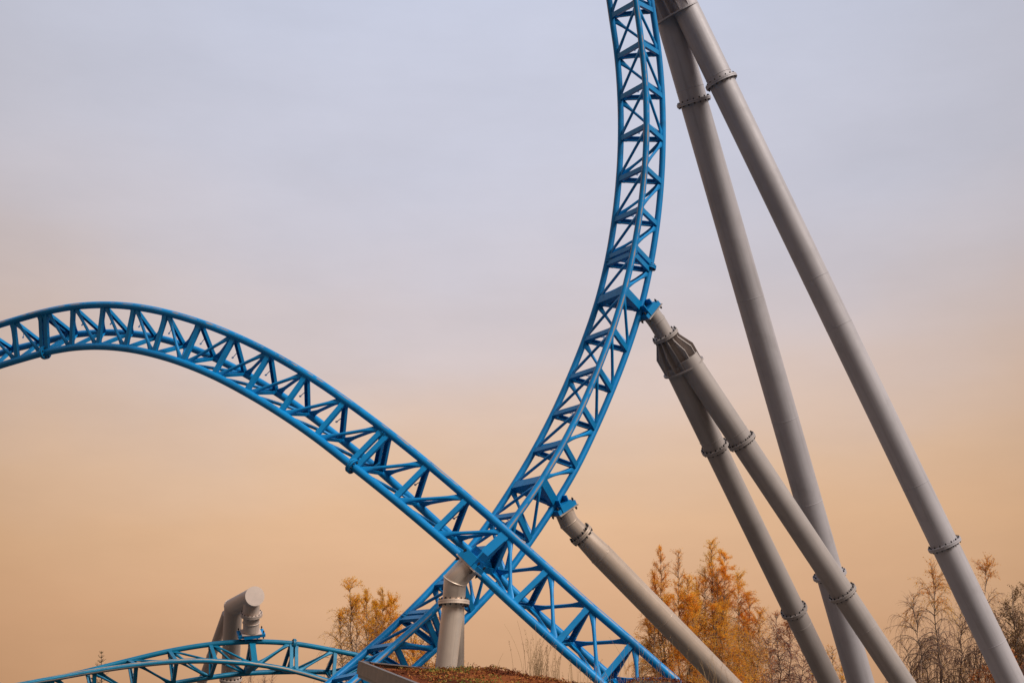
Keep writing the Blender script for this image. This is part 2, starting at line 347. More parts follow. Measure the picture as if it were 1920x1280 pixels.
# ------------------------------------------------------------------ supports
def flange(root, base, c, ax, r, mat=GREY, nb=16, th=.036, name='flange', br=.020):
    ax = V(ax).normalized(); R = r*1.26
    m = MB()
    for sg in (-1, 1): m.ring(c+ax*(sg*(th/2+.003)), ax, r*.8, R, th/2, 48)
    o = m.build(name, mat, root, base)
    x = ax.orthogonal().normalized(); y = ax.cross(x)
    for i in range(nb):
        a = 2*math.pi*(i+.5)/nb
        bolt(o, base, c+(x*math.cos(a)+y*math.sin(a))*(r*1.14), ax, th+.006, br)
    return o
def pipe(root, base, path, r, mat=GREY, name='column', beads=(), bead_r=.012, n=48, rads=None):
    m = MB(); m.sweep(path, rads or r, n)
    # split long straight runs is unnecessary; weld beads at the mitres and seams
    o = m.build(name, mat, root, base)
    s_ = [0.0]
    for i in range(1, len(path)): s_.append(s_[-1]+(path[i]-path[i-1]).length)
    at = o.data.attributes.new('tubeco', 'FLOAT_VECTOR', 'POINT'); idx = [i for i in range(len(path)) for _ in range(n)]+[0]*n+[len(path)-1]*n
    ph = random.uniform(0, 50)
    for q, i in enumerate(idx):
        g = 2*math.pi*(q % n)/n; at.data[q].vector = (math.cos(g)+ph, math.sin(g), s_[i]*.10)
    for (p, ax, rr_) in beads:
        b = MB(); ax = V(ax).normalized(); x = ax.orthogonal().normalized(); y = ax.cross(x); N = 48
        vs = []; fs = []
        for i in range(N):
            a = 2*math.pi*i/N; u = x*math.cos(a)+y*math.sin(a)
            for q in range(6):
                g = 2*math.pi*q/6; vs.append(p+u*(rr_+bead_r*math.cos(g))+ax*(bead_r*math.sin(g)))
        fs = [(i*6+q, i*6+(q+1)%6, ((i+1)%N)*6+(q+1)%6, ((i+1)%N)*6+q) for i in range(N) for q in range(6)]
        b.add(vs, fs); b.build('weld_ring', mat, o, base)
    return o
def mitre_bead(m, root_obj, base, path, i, r, mat):
    d0 = (path[i]-path[i-1]).normalized(); d1 = (path[i+1]-path[i]).normalized(); tn = (d0+d1).normalized()
    b = MB(); N = 48; x = d0.orthogonal().normalized(); y = d0.cross(x); vs = []
    for k in range(N):
        a = 2*math.pi*k/N; u = (x*math.cos(a)+y*math.sin(a)); o = u*r; o = o-d0*(o.dot(tn)/d0.dot(tn))
        for q in range(6):
            g = 2*math.pi*q/6; vs.append(path[i]+o*(1+.045*math.cos(g))+tn*(.015*math.sin(g)))
    b.add(vs, [(i_*6+q, i_*6+(q+1)%6, ((i_+1)%N)*6+(q+1)%6, ((i_+1)%N)*6+q) for i_ in range(N) for q in range(6)])
    b.build('weld_ring', mat, root_obj, base)
def ground_point(a, b):
    d = (b-a); t = (.12-a.z)/d.z; return a+d*t
def footing(root, base, p, ax, r):
    m = MB(); m.sweep([V((p.x,p.y,-.3)), V((p.x,p.y,.14))], r*2.1, 8, smooth=False); m.build('footing', CONC, root, base)
    m = MB(); m.ring(V((p.x,p.y,.165)), V((0,0,1)), r*.5, r*1.6, .02, 32); m.build('base_plate', GREY, root, base)
def bracket(track, spine, plate, e, tang, bl=.25, bw=.20, depth=.16):
    """blue clamp block belonging to the track, between the spine rail and the grey end plate"""
    root, base = track[0], track[1]
    e = e.normalized(); t = (tang-e*tang.dot(e)).normalized(); s = e.cross(t)
    m = MB()
    m.box(plate-e*(.03+depth/2), t, s, e, bl*.62, bw, depth/2)
    for sg in (-1, 1): m.box(plate-e*.075+t*(sg*bl*.84), t, s, e, bl*.20, bw*.92, .05)
    for sg in (-1, 1): m.box(plate-e*(.04+depth)+t*(sg*bl*.45), t, s, e, .012, bw*.8, depth*.7)
    b = m.build('support_bracket', BLUEP, root, base)
    for a in (-1, 1):
        for c in (-1, 1): bolt(b, base, plate-e*.06+t*(a*bl*.9)+s*(c*bw*.75), e, .09, .026)
def endplate(root, base, plate, e, tang, bl=.27, bw=.22, mat=GREY):
    e = e.normalized(); t = (tang-e*tang.dot(e)).normalized(); s = e.cross(t)
    m = MB(); m.box(plate-e*.012, t, s, e, bl, bw, .013); m.build('end_plate', mat, root, base)

def ribbed_head(root, base, top, bot, rt, rb, wide_dir, wide, mat=GREY):
    """transition piece: tapering ribs between a small flange and a wide oval plate"""
    ax = (bot-top).normalized(); L = (bot-top).length
    x = (wide_dir-ax*wide_dir.dot(ax)).normalized(); y = ax.cross(x)
    m = MB(); N = 48; vs = []
    prof = ((0, rt*.70, rt*.70), (.42, wide*.62, rb*.55), (1, wide*.72, rb*.62))
    for (t, a_, b_) in prof:
        vs += [top+ax*(L*t)+x*(math.cos(2*math.pi*j/N)*a_)+y*(math.sin(2*math.pi*j/N)*b_) for j in range(N)]
    m.add(vs, [(k*N+j, k*N+(j+1)%N, (k+1)*N+(j+1)%N, (k+1)*N+j) for k in range(2) for j in range(N)], True)
    m.build('transition_shell', mat, root, base)
    for i in range(12):
        a = 2*math.pi*(i+.5)/12; ca, sa = math.cos(a), math.sin(a)
        def pt(t, k, rx, ry): return top+ax*(L*t)+x*(ca*rx*k)+y*(sa*ry*k)
        p = [pt(0,.5,rt,rt), pt(0,1.16,rt,rt), pt(.10,1.2,rt,rt), pt(.48,1.04,wide,rb), pt(1,1.04,wide,rb), pt(1,.5,wide,rb)]
        tn = (x*(-sa)+y*ca).normalized()
        mb = MB(); mb.prism(p, tn*.010); mb.build('rib', mat, root, base)
    # oval bottom plate
    pm = MB(); vs = [bot+x*(math.cos(2*math.pi*j/N)*wide*1.13)+y*(math.sin(2*math.pi*j/N)*rb*1.18) for j in range(N)]
    pm.prism(vs, ax*.018); pm.build('head_plate', mat, root, base)

def straight(root, base, a, b, r, flanges=(), name='column', mat=GREY, seams=(), tip=None):
    """a column from a through b down to its footing, with bolted flanges at given points"""
    g = ground_point(a, b); ax = (g-a).normalized()
    seams = list(seams)+[k_*5.6+2.1 for k_ in range(int(((g-a).length-2.1)/5.6)+1)]
    bd = [(a+ax*s, ax, r*1.0) for s in seams]
    o = pipe(root, base, [a, g], r, mat, name, bd, .008)
    for f in flanges:
        c = a+ax*((f-a).dot(ax)); flange(root, base, c, ax, r, mat)
    footing(root, base, g, ax, r)
    return g, ax

sB = lambda k: NODES_V(NB, k, 2)
def NODES_V(N, k, j): return V(N[k][j])

# S1: tall pair reaching up to the loop
top = W(1270, 25, 34.5)
base1 = ground_point(W(1349.5,154.6,34), W(1771,1020,34.8)); base1.z = 0
s1 = thing('support_tower', base1, 'tallest grey twin-column support, spread legs rising out of the top right of the photo', 'coaster support', 'grey supports of the roller coaster')
a1 = W(1291, 26, 34.3); b1 = W(1771, 1020, 33.2)
a1 = a1-(b1-a1).normalized()*.35
g, ax1 = straight(s1, base1, a1, b1, .332, (W(1349.5,154.6,34.15), b1), seams=(9.0, 17.5))
a2 = W(1257, 38, 34.8); b2 = W(1555.5, 1077, 36.0)
a2 = a2-(b2-a2).normalized()*.3
straight(s1, base1, a2, b2, .355, (W(1301,191,35), b2), seams=(11.0,))
hd = (W(1270,25,34.5)-W(1228,-62,34.4))
head_bot = W(1270,25,34.5); head_top = head_bot-hd.normalized()*1.25
wd = (a1-a2)
ribbed_head(s1, base1, head_top, head_bot, .30, .42, wd, .56)
flange(s1, base1, head_top, hd, .30)
spt = V(NB[6][2]).lerp(V(NB[5][2]), .5)
el = head_top-hd.normalized()*.55
pp = [head_top, el, spt.lerp(el, .18)]
ob = pipe(s1, base1, pp, .26, GREY, 'elbow_pipe'); mitre_bead(None, ob, base1, pp, 1, .26, GREY)
tB = trackB[3]
endplate(s1, base1, pp[2], (pp[2]-el), tB[6]); bracket(trackB, spt, pp[2]+(el-pp[2]).normalized()*0, (el-spt), tB[6])

# S2: twin column at the middle of the rising track
k2 = 14; sp2 = V(NB[k2][2]); d2 = (sp2-V((0,0,CAMZ))).dot(V((0,CP,SP)))
base2 = W(1590, 1580, 32.5); base2.z = 0
s2 = thing('support_tower', base2, 'grey twin-column support with dark ribbed collar holding the middle of the rising track', 'coaster support', 'grey supports of the roller coaster')
plate2 = W(1219.5, 587, d2+.05); mit2 = W(1231, 601.5, d2+.12); fl2 = W(1247.5, 629, d2+.18)
pp = [plate2, mit2, fl2]
e2 = (mit2-plate2)
ob = pipe(s2, base2, pp, .205, GREY2, 'elbow_pipe'); mitre_bead(None, ob, base2, pp, 1, .205, GREY2)
hb2 = W(1281.5, 688.5, d2+.35); hd2 = (hb2-fl2).normalized()
flange(s2, base2, fl2, hd2, .25, nb=14, br=.02, mat=GREY2)
ribbed_head(s2, base2, fl2+hd2*.04, hb2, .25, .34, W(1300,683,d2)-W(1262,700,d2+.25), .46, mat=GREY2)
aL = W(1271, 696, d2+.45); bL = W(1488.5, 1143, d2+2.6)
aR = W(1295.5, 684, d2+.2); bR = W(1580, 1111, d2+.8)
aL = aL-(bL-aL).normalized()*.2; aR = aR-(bR-aR).normalized()*.2
straight(s2, base2, aL, bL, .27, (W(1342,842,d2+1.0), bL), mat=GREY2)
straight(s2, base2, aR, bR, .275, (W(1391,828,d2+.35), bR), mat=GREY2)
endplate(s2, base2, plate2, e2, tB[k2], mat=GREY2)
bracket(trackB, sp2, plate2, e2, tB[k2])

# S3: single raking column lower down
k3 = 19; sp3 = V(NB[k3][2]); d3 = (sp3-V((0,0,CAMZ))).dot(V((0,CP,SP)))
base3 = W(1600, 1520, 30.5); base3.z = 0
s3 = thing('support_column', base3, 'single raking grey pipe column running from the rising track down to the lower right', 'coaster support', 'grey supports of the roller coaster')
plate3 = W(1057, 957, d3+.05); mit3 = W(1066.5, 979, d3+.1); fl3 = W(1089.5, 1001.5, d3+.15)
col3 = W(1125, 1037.5, d3+.25); end3 = W(1362, 1279.5, d3+1.1)
pp = [plate3, mit3, fl3]
ob = pipe(s3, base3, pp, .205, GREY3, 'elbow_pipe'); mitre_bead(None, ob, base3, pp, 1, .205, GREY3)
ax3 = (end3-col3).normalized()
flange(s3, base3, fl3, (fl3-mit3), .215, nb=12, br=.026, mat=GREY3)
pipe(s3, base3, [fl3, col3, col3+ax3*.05], .25, GREY3, 'tapered_neck', rads=[.215, .252, .252])
straight(s3, base3, col3, end3, .255, seams=(.02,), mat=GREY3)
endplate(s3, base3, plate3, mit3-plate3, tB[k3], mat=GREY3)
bracket(trackB, sp3, plate3, mit3-plate3, tB[k3])

# S4: near post carrying the crossing
k4 = 19; sp4 = V(NA[k4][1]); d4 = (sp4-V((0,0,CAMZ))).dot(V((0,CP,SP)))
base4 = W(830, 1640, 26.3); base4.z = 0
s4 = thing('support_post', base4, 'pale silvery two-legged post with bent head, standing behind the planted roof', 'coaster support', 'grey supports of the roller coaster')
pl4 = W(878.5, 1060.5, d4-.42); mit4 = W(853, 1088, d4-.46); fl4 = W(850.8, 1129, d4-.36)
pp = [pl4, mit4, fl4]
ob = pipe(s4, base4, pp, .212, GREYL, 'elbow_pipe'); mitre_bead(None, ob, base4, pp, 1, .212, GREYL)
flange(s4, base4, fl4, V((0,0,1)), .235, GREYL, nb=16, br=.018)
straight(s4, base4, W(849.5,1134,d4-.34), W(836,1252,d4-.45), .205, mat=GREYL, name='leg')
straight(s4, base4, W(851,1134,d4-.26), W(851,1254,d4+.25), .20, mat=GREYL, name='leg')
e4 = (mit4-pl4)
endplate(s4, base4, pl4, e4, trackA[3][k4], .25, .25, GREYL)
bracket(trackA, sp4, pl4, e4, trackA[3][k4], .21, .28, .20)

# S5: hanging gallows behind
k5 = 8; sp5 = V(NC[k5][0]); d5 = (sp5-V((0,0,CAMZ))).dot(V((0,CP,SP)))
base5 = W(425, 1560, d5+2); base5.z = 0
s5 = thing('gallows_support', base5, 'distant grey gallows of thick pipe hanging the low track from its round-ended arm', 'coaster support', 'grey supports of the roller coaster')
cap = W(477.6, 1117, d5-.62); elb = W(437.5, 1138, d5+1.75)
lt = W(432, 1279, d5+1.9)
pp = [cap, elb]
ob = pipe(s5, base5, [cap, elb, ground_point(W(438.5,1150,d5+1.8), lt)], .305, GREY5, 'main_leg_and_arm')
mitre_bead(None, ob, base5, [cap, elb, ground_point(W(438.5,1150,d5+1.8), lt)], 1, .305, GREY5)
# rim of the end cap
m = MB(); axc = (elb-cap).normalized(); m.sweep([cap-axc*.018, cap+axc*.012], .316, 48); m.build('end_cap', GREY5, s5, base5)
dn0 = W(471.8, 1128, d5-.25); dn1 = W(470.6, 1182.5, d5-.03)
axd = (dn1-dn0).normalized(); fl5 = dn0+axd*((W(471,1150.5,d5-.15)-dn0).dot(axd))
ob = pipe(s5, base5, [dn0, dn1], .262, GREY5, 'hanger_pipe', [(dn0+axd*((W(471,1166,d5-.1)-dn0).dot(axd)), axd, .272)], .016)
flange(s5, base5, fl5, axd, .285, nb=16, br=.017, th=.045, mat=GREY5)
straight(s5, base5, W(425,1150,d5+2.0), W(380,1275,d5+3.6), .165, name='brace_leg', mat=GREY5)
gA = ground_point(W(438.5,1150,d5+1.8), lt)
footing(s5, base5, gA, V((0,0,1)), .3)
flange(s5, base5, W(432.5,1272.5,d5+1.9), (gA-elb), .30, nb=16, br=.026, mat=GREY5)
endplate(s5, base5, dn1+axd*.02, -axd, trackC[3][k5], .32, .25, mat=GREY5)
bracket(trackC, sp5, dn1+axd*.02, -axd, trackC[3][k5], .42, .24, .12)

# ------------------------------------------------------------------ ground, planted roof, bank
m = MB()
def sheet(mb, x0, x1, y0, y1, nx, ny, h):
    vs = [V((x0+(x1-x0)*i/nx, y0+(y1-y0)*j/ny, 0)) for j in range(ny+1) for i in range(nx+1)]
    for p in vs: p.z = h(p.x, p.y)
    mb.add(vs, [(j*(nx+1)+i, j*(nx+1)+i+1, (j+1)*(nx+1)+i+1, (j+1)*(nx+1)+i) for j in range(ny) for i in range(nx)])
gm, nt, out = newmat('autumn_turf')
b = nd(nt, 'ShaderNodeBsdfPrincipled'); nt.links.new(b.outputs[0], out.inputs[0]); b.inputs['Roughness'].default_value = .95
co = nd(nt, 'ShaderNodeTexCoord').outputs['Object']
c = mixc(nt, tex_noise(nt, .15, 6, .6, co).outputs[0], (.05,.05,.048), (.085,.08,.072))
c = mixc(nt, tex_noise(nt, 6, 6, .7, co).outputs[0], c, (.06,.055,.05)); nt.links.new(c, b.inputs['Base Color'])
sheet(m, -1500, 1500, -1500, 1500, 60, 60, lambda x, y: 0)
tag(m.build('ground', gm), kind='structure')

C0 = W(672, 1238, 14); RV = (W(1110, 1283, 17.2)-C0); FV = (W(782, 1281.5, 11.3)-C0)
NRM = RV.cross(FV).normalized()
if NRM.z < 0: NRM = -NRM
ra, fa = RV*1.25, FV*1.9
rbase = V((C0.x, C0.y, 0))
roof = thing('planted_shelter', rbase, 'low shelter with a sloping sedum-planted roof and brown metal edge in the foreground', 'building')
def rp(u, v, h=0): return C0+ra*u+fa*v+NRM*h
m = MB(); m.prism([rp(.004,.004,-.12), rp(1,.004,-.12), rp(1,1,-.12), rp(.004,1,-.12)], NRM*.04); m.build('roof_slab', WALL, roof, rbase)
def trim(p, q, inw):
    d = (q-p).normalized(); i = (inw-d*inw.dot(d)).normalized(); mb = MB(); c = (p+q)/2; L = (q-p).length/2
    mb.box(c-NRM*.065+i*.012, d, i, NRM, L, .010, .065)
    mb.box(c-NRM*.003+i*.028, d, i, NRM, L, .028, .005)
    mb.build('roof_edge_trim', TRIM, roof, rbase)
trim(rp(0,0), rp(1,0), fa); trim(rp(0,0), rp(0,1), ra); trim(rp(0,1), rp(1,1), -fa); trim(rp(1,0), rp(1,1), -ra)
for (u0,v0,u1,v1) in ((.06,.08,.94,.08),(.06,.08,.06,.92),(.94,.08,.94,.92),(.06,.92,.94,.92)):
    p, q = rp(u0,v0,-.16), rp(u1,v1,-.16); d = (q-p); n_ = V((-d.y,d.x,0)).normalized()*.1
    m = MB(); vs = []
    for w_ in (p, q): vs += [w_-n_, w_+n_, V((w_.x,w_.y,0))+n_, V((w_.x,w_.y,0))-n_]
    m.add(vs, [(0,1,2,3),(4,7,6,5),(0,4,5,1),(1,5,6,2),(2,6,7,3),(3,7,4,0)], False)
    m.build('wall', WALL, roof, rbase)

def sed_h(u, v):
    p = ra*u+fa*v
    h = -.05
    rise = max(0, min(1, (u-.06)/.25))                     # bare soil near the corner, full cushion further in
    h += .070*rise*(.6+.5*math.sin(math.pi*min(1,u*1.6)))
    h += .05*max(0, 1-abs(u-.34)/.30)
    h += .045*(noise.noise(p*2.2)+.8*noise.noise(p*6.0)+.4*noise.noise(p*17.0))*min(1,.3+rise)
    e = min(u, v, 1-u, 1-v)*8
    return h if e > 1 else -.05+(h+.05)*max(e, .35)
def leafquad(mb, p, nrm, size, shade, asp=.6, roll=None):
    x = nrm.orthogonal().normalized(); y = nrm.cross(x); a = random.random()*6.283 if roll is None else roll
    u = (x*math.cos(a)+y*math.sin(a)); w = nrm.cross(u)
    mb.add([p-u*size*.5, p+w*size*asp*.5, p+u*size*.5, p-w*size*asp*.5], [(0,1,2,3)], False, [shade]*4)
def rnd_unit():
    while True:
        q = V((random.uniform(-1,1), random.uniform(-1,1), random.uniform(-1,1)))
        if .05 < q.length < 1: return q.normalized()
m = MB()
nx, ny = 150, 40
vs = [rp(.01+.98*i/nx, .01+.98*j/ny, sed_h(.01+.98*i/nx, .01+.98*j/ny)) for j in range(ny+1) for i in range(nx+1)]
m.add(vs, [(j*(nx+1)+i, j*(nx+1)+i+1, (j+1)*(nx+1)+i+1, (j+1)*(nx+1)+i) for j in range(ny) for i in range(nx)], True,
      [max(0,min(1,.3+.5*noise.noise(p*1.7))) for p in vs])
def sprig(mb, p, h, s):
    top = p+V((random.uniform(-.4,.4)*h, random.uniform(-.4,.4)*h, h))
    mb.sweep([p, top], .0022, 3, caps=False, att=lambda i, o: s*.6)
    for _ in range(5): leafquad(mb, top+rnd_unit()*.011, rnd_unit(), .012, s*.8)
for _ in range(34000):
    u, v = random.random()**.9*.97+.015, random.random()**1.3*.8+.012
    if u < .10 and random.random() < .75: continue
    g_ = noise.noise((ra*u+fa*v)*4.2)
    if g_ < -.18 and random.random() < .8: continue
    p = rp(u, v, sed_h(u, v))
    sh = .45+.55*noise.noise(p*1.3)+random.uniform(-.3,.25)+(.35 if noise.noise(p*.9+V((5,2,1))) > .25 else 0)
    sh = max(0, min(1, sh))
    leafquad(m, p+NRM*random.uniform(.0,.022+max(0,g_)*.07), (NRM+rnd_unit()*.9).normalized(), random.uniform(.014,.034), sh)
for _ in range(520):
    u, v = random.uniform(.12,.98), random.random()**2*.5+.01
    p = rp(u, v, sed_h(u, v)-.004); sprig(m, p, random.uniform(.02,.06), random.uniform(.1,.5))
tag(m.build('sedum_carpet', L_SEDUM, None, None, 'shade'), 'carpet of red-brown and olive sedum covering the sloping shelter roof', 'sedum', kind='stuff')

# the planted bank behind the roof, right
bc = W(1232, 1272, 20.5)
def bank_h(x, y):
    dx, dy = (x-bc.x), (y-bc.y)
    r = math.exp(-((dx/1.15)**4)-((dy/2.6)**2)) if dx < 0 else math.exp(-((dx/3.4)**2)-((dy/2.6)**2))
    return bc.z*r+.06*noise.noise(V((x*1.5,y*1.5,0)))*min(1, r*3)-.03
m = MB(); sheet(m, bc.x-3.2, bc.x+8.5, bc.y-7, bc.y+7, 90, 70, bank_h)
tag(m.build('bank', gm), kind='structure')
m = MB()
for _ in range(15000):
    x, y = bc.x+random.uniform(-1.3,2.9), bc.y+random.gauss(0,.9)
    h = bank_h(x, y)
    if h < .8: continue
    p = V((x, y, h)); sh = max(0, min(1, .35+.5*noise.noise(p*1.3)+random.uniform(-.25,.25)))
    leafquad(m, p+V((0,0,random.uniform(0,.05))), (V((0,0,1))+rnd_unit()).normalized(), random.uniform(.02,.045), sh)
for _ in range(260):
    x, y = bc.x+random.uniform(-1.1,2.5), bc.y+random.gauss(0,.5); h = bank_h(x, y)
    if h > .8: sprig(m, V((x,y,h)), random.uniform(.03,.10), random.uniform(.1,.5))
tag(m.build('sedum_bank', L_SEDUM, None, None, 'shade'), 'dark rusty ground cover on the bank at the foot of the diving blue track', 'sedum', kind='stuff')

# dry grass
m = MB()
def stalk(p, h, lean, seed=True, r=.0028):
    b_ = V((math.cos(lean[0])*lean[1], math.sin(lean[0])*lean[1], 0)); pts = []; sh = random.random()
    for i in range(7):
        t = i/6; pts.append(p+V((0,0,h*t))+b_*(h*t*t))
    m.sweep(pts, [r*(1-.6*i/6) for i in range(7)], 3, caps=False, att=lambda i, o: sh)
    if seed:
        for _ in range(9):
            t = random.uniform(.72,1); q = p+V((0,0,h*t))+b_*(h*t*t)
            leafquad(m, q+rnd_unit()*.012, rnd_unit(), random.uniform(.012,.024), sh, .3)
def roofpt(px, py, d): return W(px, py, d)
def at_roof(u, v): return rp(u, v, sed_h(u, v)-.01)
for u, cnt, hm, sp in ((.555,24,.42,.030),(.61,34,.38,.035),(.535,8,.62,.02),(.72,16,.30,.05),(.80,12,.3,.06),(.48,2,.42,.02),(.42,1,.22,.02)):
    for _ in range(cnt):
        p = at_roof(u+random.gauss(0,sp), abs(random.gauss(0,.04))+.02)
        stalk(p, hm*random.uniform(.45,1.25), (random.uniform(0,6.28), random.uniform(.02,.38)), random.random() < .6)
for _ in range(34):                                        # the thick seed-headed clump
    p = at_roof(.565+random.gauss(0,.008), .03+random.uniform(0,.02))
    stalk(p, random.uniform(.15,.50), (random.uniform(-.3,.6), random.uniform(0,.30)), True, .0026)
for _ in range(150):
    x, y = bc.x+random.uniform(-1.2,2.6), bc.y-random.uniform(0,1.2); h = bank_h(x, y)
    if h > 1.2: stalk(V((x,y,h-.02)), random.uniform(.2,.75), (random.uniform(0,6.28), random.uniform(.05,.4)), random.random()<.7, .003)
tag(m.build('dry_grass', L_STRAW, None, None, 'shade'), 'thin straw-coloured grass stalks with seed heads growing from the planted roof and bank', 'grass', kind='stuff')

# ------------------------------------------------------------------ trees
def curve(p, d, L, droop, n=6, wob=.08):
    pts = [p.copy()]; d = d.normalized(); st = L/n
    for i in range(n):
        d = (d+V((0,0,-droop*st))+V((random.gauss(0,wob),random.gauss(0,wob),random.gauss(0,wob*.6)))).normalized()
        pts.append(pts[-1]+d*st)
    return pts
def tree(name, label, cat, base_px, dist, tips, leaf, twig, leaf_n, spread=1.0, hang=1.0, twn=10, leaf_size=.07, bare_low=0.0,
         fork=.30, z0=3.2, group=None, tipleaf=1.0, br_den=6.0, tw_r=.006):
    """leaders climb to given tips, side limbs arch out of them, fine twigs hang from the limbs"""
    b = W(base_px, 1500, dist); b.z = 0
    root = thing(name, b, label, cat, group or 'autumn trees in the background')
    tr, br, tw, lf = MB(), MB(), MB(), MB()
    tp = [W(x, y, dist+dd) for x, y, dd in tips]
    H = max(t.z for t in tp); fz = H*fork
    for q, t in enumerate(tp):
        L = []
        f0 = b+V((random.uniform(-.15,.15),random.uniform(-.15,.15),fz*random.uniform(.7,1)))
        for i in range(15):
            s = i/14
            if q == 0 and i == 0: L.append(b-V((0,0,.2)))
            p = f0.lerp(t, s); k = math.sin(math.pi*s)
            p += V((t.x-f0.x, t.y-f0.y, 0))*(.22*k)+V((random.gauss(0,.05),random.gauss(0,.05),0))*k
            L.append(p)
        if q == 0: r = [.15]+[max(.007, .10*(1-i/14)**1.25) for i in range(15)]
        else: r = [max(.006, .06*(1-i/14)**1.2) for i in range(15)]
        tr.sweep(L, r, 7)
        # limbs
        for i in range(1, len(L)):
            a_, b_ = L[i-1], L[i]; seg = (b_-a_).length
            upper = (t.z-b_.z)/max(.1, (t.z-fz)) < .4
            for _ in range(int(seg*br_den*(2.0 if upper else 1)+random.random())):
                p = a_.lerp(b_, random.random())
                if p.z < z0: continue
                s = (t.z-p.z)/max(.1, (t.z-fz)); ln = (.30+2.1*min(1, s*1.25))*random.uniform(.5,1.15)*spread
                az = random.uniform(0, 2*math.pi); el = random.uniform(.75,1.25)
                d = V((math.cos(az)*math.cos(el), math.sin(az)*math.cos(el), math.sin(el)))
                pts = curve(p, d, ln, .35+.95*hang*min(1,s*2), 7, .07)
                br.sweep(pts, [max(.004, .015*(1-j/7.5)) for j in range(8)], 4, caps=False)
                low = (p.z-z0)/(H-z0)
                for w_ in range(int(twn*(.4+ln*.6)*(.55 if upper else 1))):
                    k = random.uniform(.15,1)*6.99; i0 = int(k); c = pts[i0].lerp(pts[i0+1], k-i0)
                    az2 = random.uniform(0,6.28)
                    d2 = (V((math.cos(az2)*.55, math.sin(az2)*.55, random.uniform(-.2,.7)))+(pts[i0+1]-pts[i0]).normalized()*.8)
                    topness = max(0, 1-s*2.5)
                    tl = random.uniform(.25,1.0)*(.30+.7*min(1,s*1.6))*(.55+.5*hang)
                    tp_ = curve(c, d2, tl, 3.4*hang*(1-.85*topness), 5, .10)
                    tw.sweep(tp_, [tw_r*q_ for q_ in (1,.9,.75,.6,.5,.4)], 3, caps=False)
                    clump = noise.noise(c*.75+V((3.1,q*.7,0)))
                    nl = leaf_n*(.30+1.7*max(0, clump+.35))*(tipleaf if topness > .3 and (q < 2 or tipleaf < 5) else 1)*(1 if low > bare_low else .35)
                    for _l in range(int(nl+random.random())):
                        kk = random.uniform(.1,1)*4.99; j0 = int(kk); lp = tp_[j0].lerp(tp_[j0+1], kk-j0)+rnd_unit()*random.random()*.11
                        sh = max(0, min(1, .5+.5*noise.noise(lp*.6)+random.uniform(-.3,.3)))
                        leafquad(lf, lp, rnd_unit(), leaf_size*random.uniform(.55,1.2), sh, .7)
    tr.build('trunk', BARK, root, b); br.build('limbs', BARK, root, b); tw.build('twigs', twig, root, b)
    if lf.v: lf.build('crown', leaf, root, b, 'shade')
    return root
tree('birch_tree', 'orange birch with feathery twin tips behind the lowest raking pipe, left in its clump', 'tree', 1262, 56,
     [(1238,1034,0),(1272,1038,.4),(1222,1110,-.3),(1214,1160,.5),(1290,1085,.3),(1250,1130,0),(1300,1120,-.3),(1228,1075,.2)], L_ORANGE, TWIG, 46, .72, .8, 13, .036, tipleaf=1.0)
tree('birch_tree', 'tall orange birch with the highest pointed tip, middle of the autumn clump', 'tree', 1328, 58,
     [(1333,1018,0),(1358,1042,.3),(1310,1090,-.4),(1352,1110,.5),(1300,1140,.2),(1344,1072,-.2),(1322,1068,.3)], L_ORANGE, TWIG, 44, .95, 1.05, 14, .036, tipleaf=1.0)
tree('birch_tree', 'drooping orange birch with rounded weeping crown, right in the autumn clump', 'tree', 1385, 60,
     [(1383,1080,0),(1405,1125,.4),(1360,1120,-.3),(1425,1150,.2),(1395,1160,0)], L_ORANGE, TWIGP, 42, 1.05, 1.6, 15, .036)
tree('birch_tree', 'purple-brown nearly bare weeping birch between the orange clump and the grey columns', 'tree', 1478, 61,
     [(1455,1155,0),(1480,1168,.4),(1505,1190,.3),(1440,1200,-.2),(1525,1215,0)], L_RUST, TWIGP, 8, 1.1, 1.8, 22, .048, z0=2.5)
tree('birch_tree', 'small rust-leaved tree low behind the feet of the grey columns', 'tree', 1562, 58,
     [(1560,1215,0),(1580,1235,.3),(1545,1230,-.3)], L_ORANGE, TWIGP, 10, .6, 1.2, 11, .06, z0=2.5)
tree('birch_tree', 'mostly bare weeping birch with orange leaves at its tips, beside the rightmost column', 'tree', 1790, 52,
     [(1748,1072,0),(1848,1064,.5),(1712,1130,-.4),(1800,1150,.6),(1700,1215,.2),(1830,1160,-.3),(1760,1180,.4)], L_ORANGE, TWIG, .8, 1.35, 2.1, 22, .042, z0=2.2, tipleaf=16, tw_r=.0055)
tree('leafy_tree', 'dense tangled rust and olive leafed tree at the right edge of the photo', 'tree', 1915, 50,
     [(1898,1118,0),(1925,1105,.4),(1872,1160,-.2),(1950,1150,.3),(1905,1160,0),(1866,1195,.2),(1890,1200,-.4),(1915,1215,.3)], L_OLIVE, TWIG, 11, 1.25, 1.4, 16, .05, z0=1.8)
tree('leafy_tree', 'low rust-leafed bush right at the foot of the rightmost column', 'bush', 1862, 46,
     [(1850,1250,0),(1880,1240,.3),(1900,1225,.2),(1835,1262,.2)], L_RUST, TWIG, 18, .6, .5, 12, .06, z0=1.0, fork=.4)
tree('birch_tree', 'slender half-bare birch with yellow-orange leaves behind the low blue track', 'tree', 690, 55,
     [(656,1094,0),(688,1116,.3),(668,1128,.1),(636,1150,-.2)], L_YELLOW, TWIG, 8, .9, 1.3, 14, .042, z0=2.6, tipleaf=4)
tree('birch_tree', 'fuller yellow-green topped birch beside the slender half-bare one', 'tree', 715, 56,
     [(718,1108,0),(734,1122,.3),(706,1134,-.3),(745,1165,.1),(700,1160,.4)], L_YELLOW, TWIG, 50, .8, .9, 14, .038, z0=2.6)
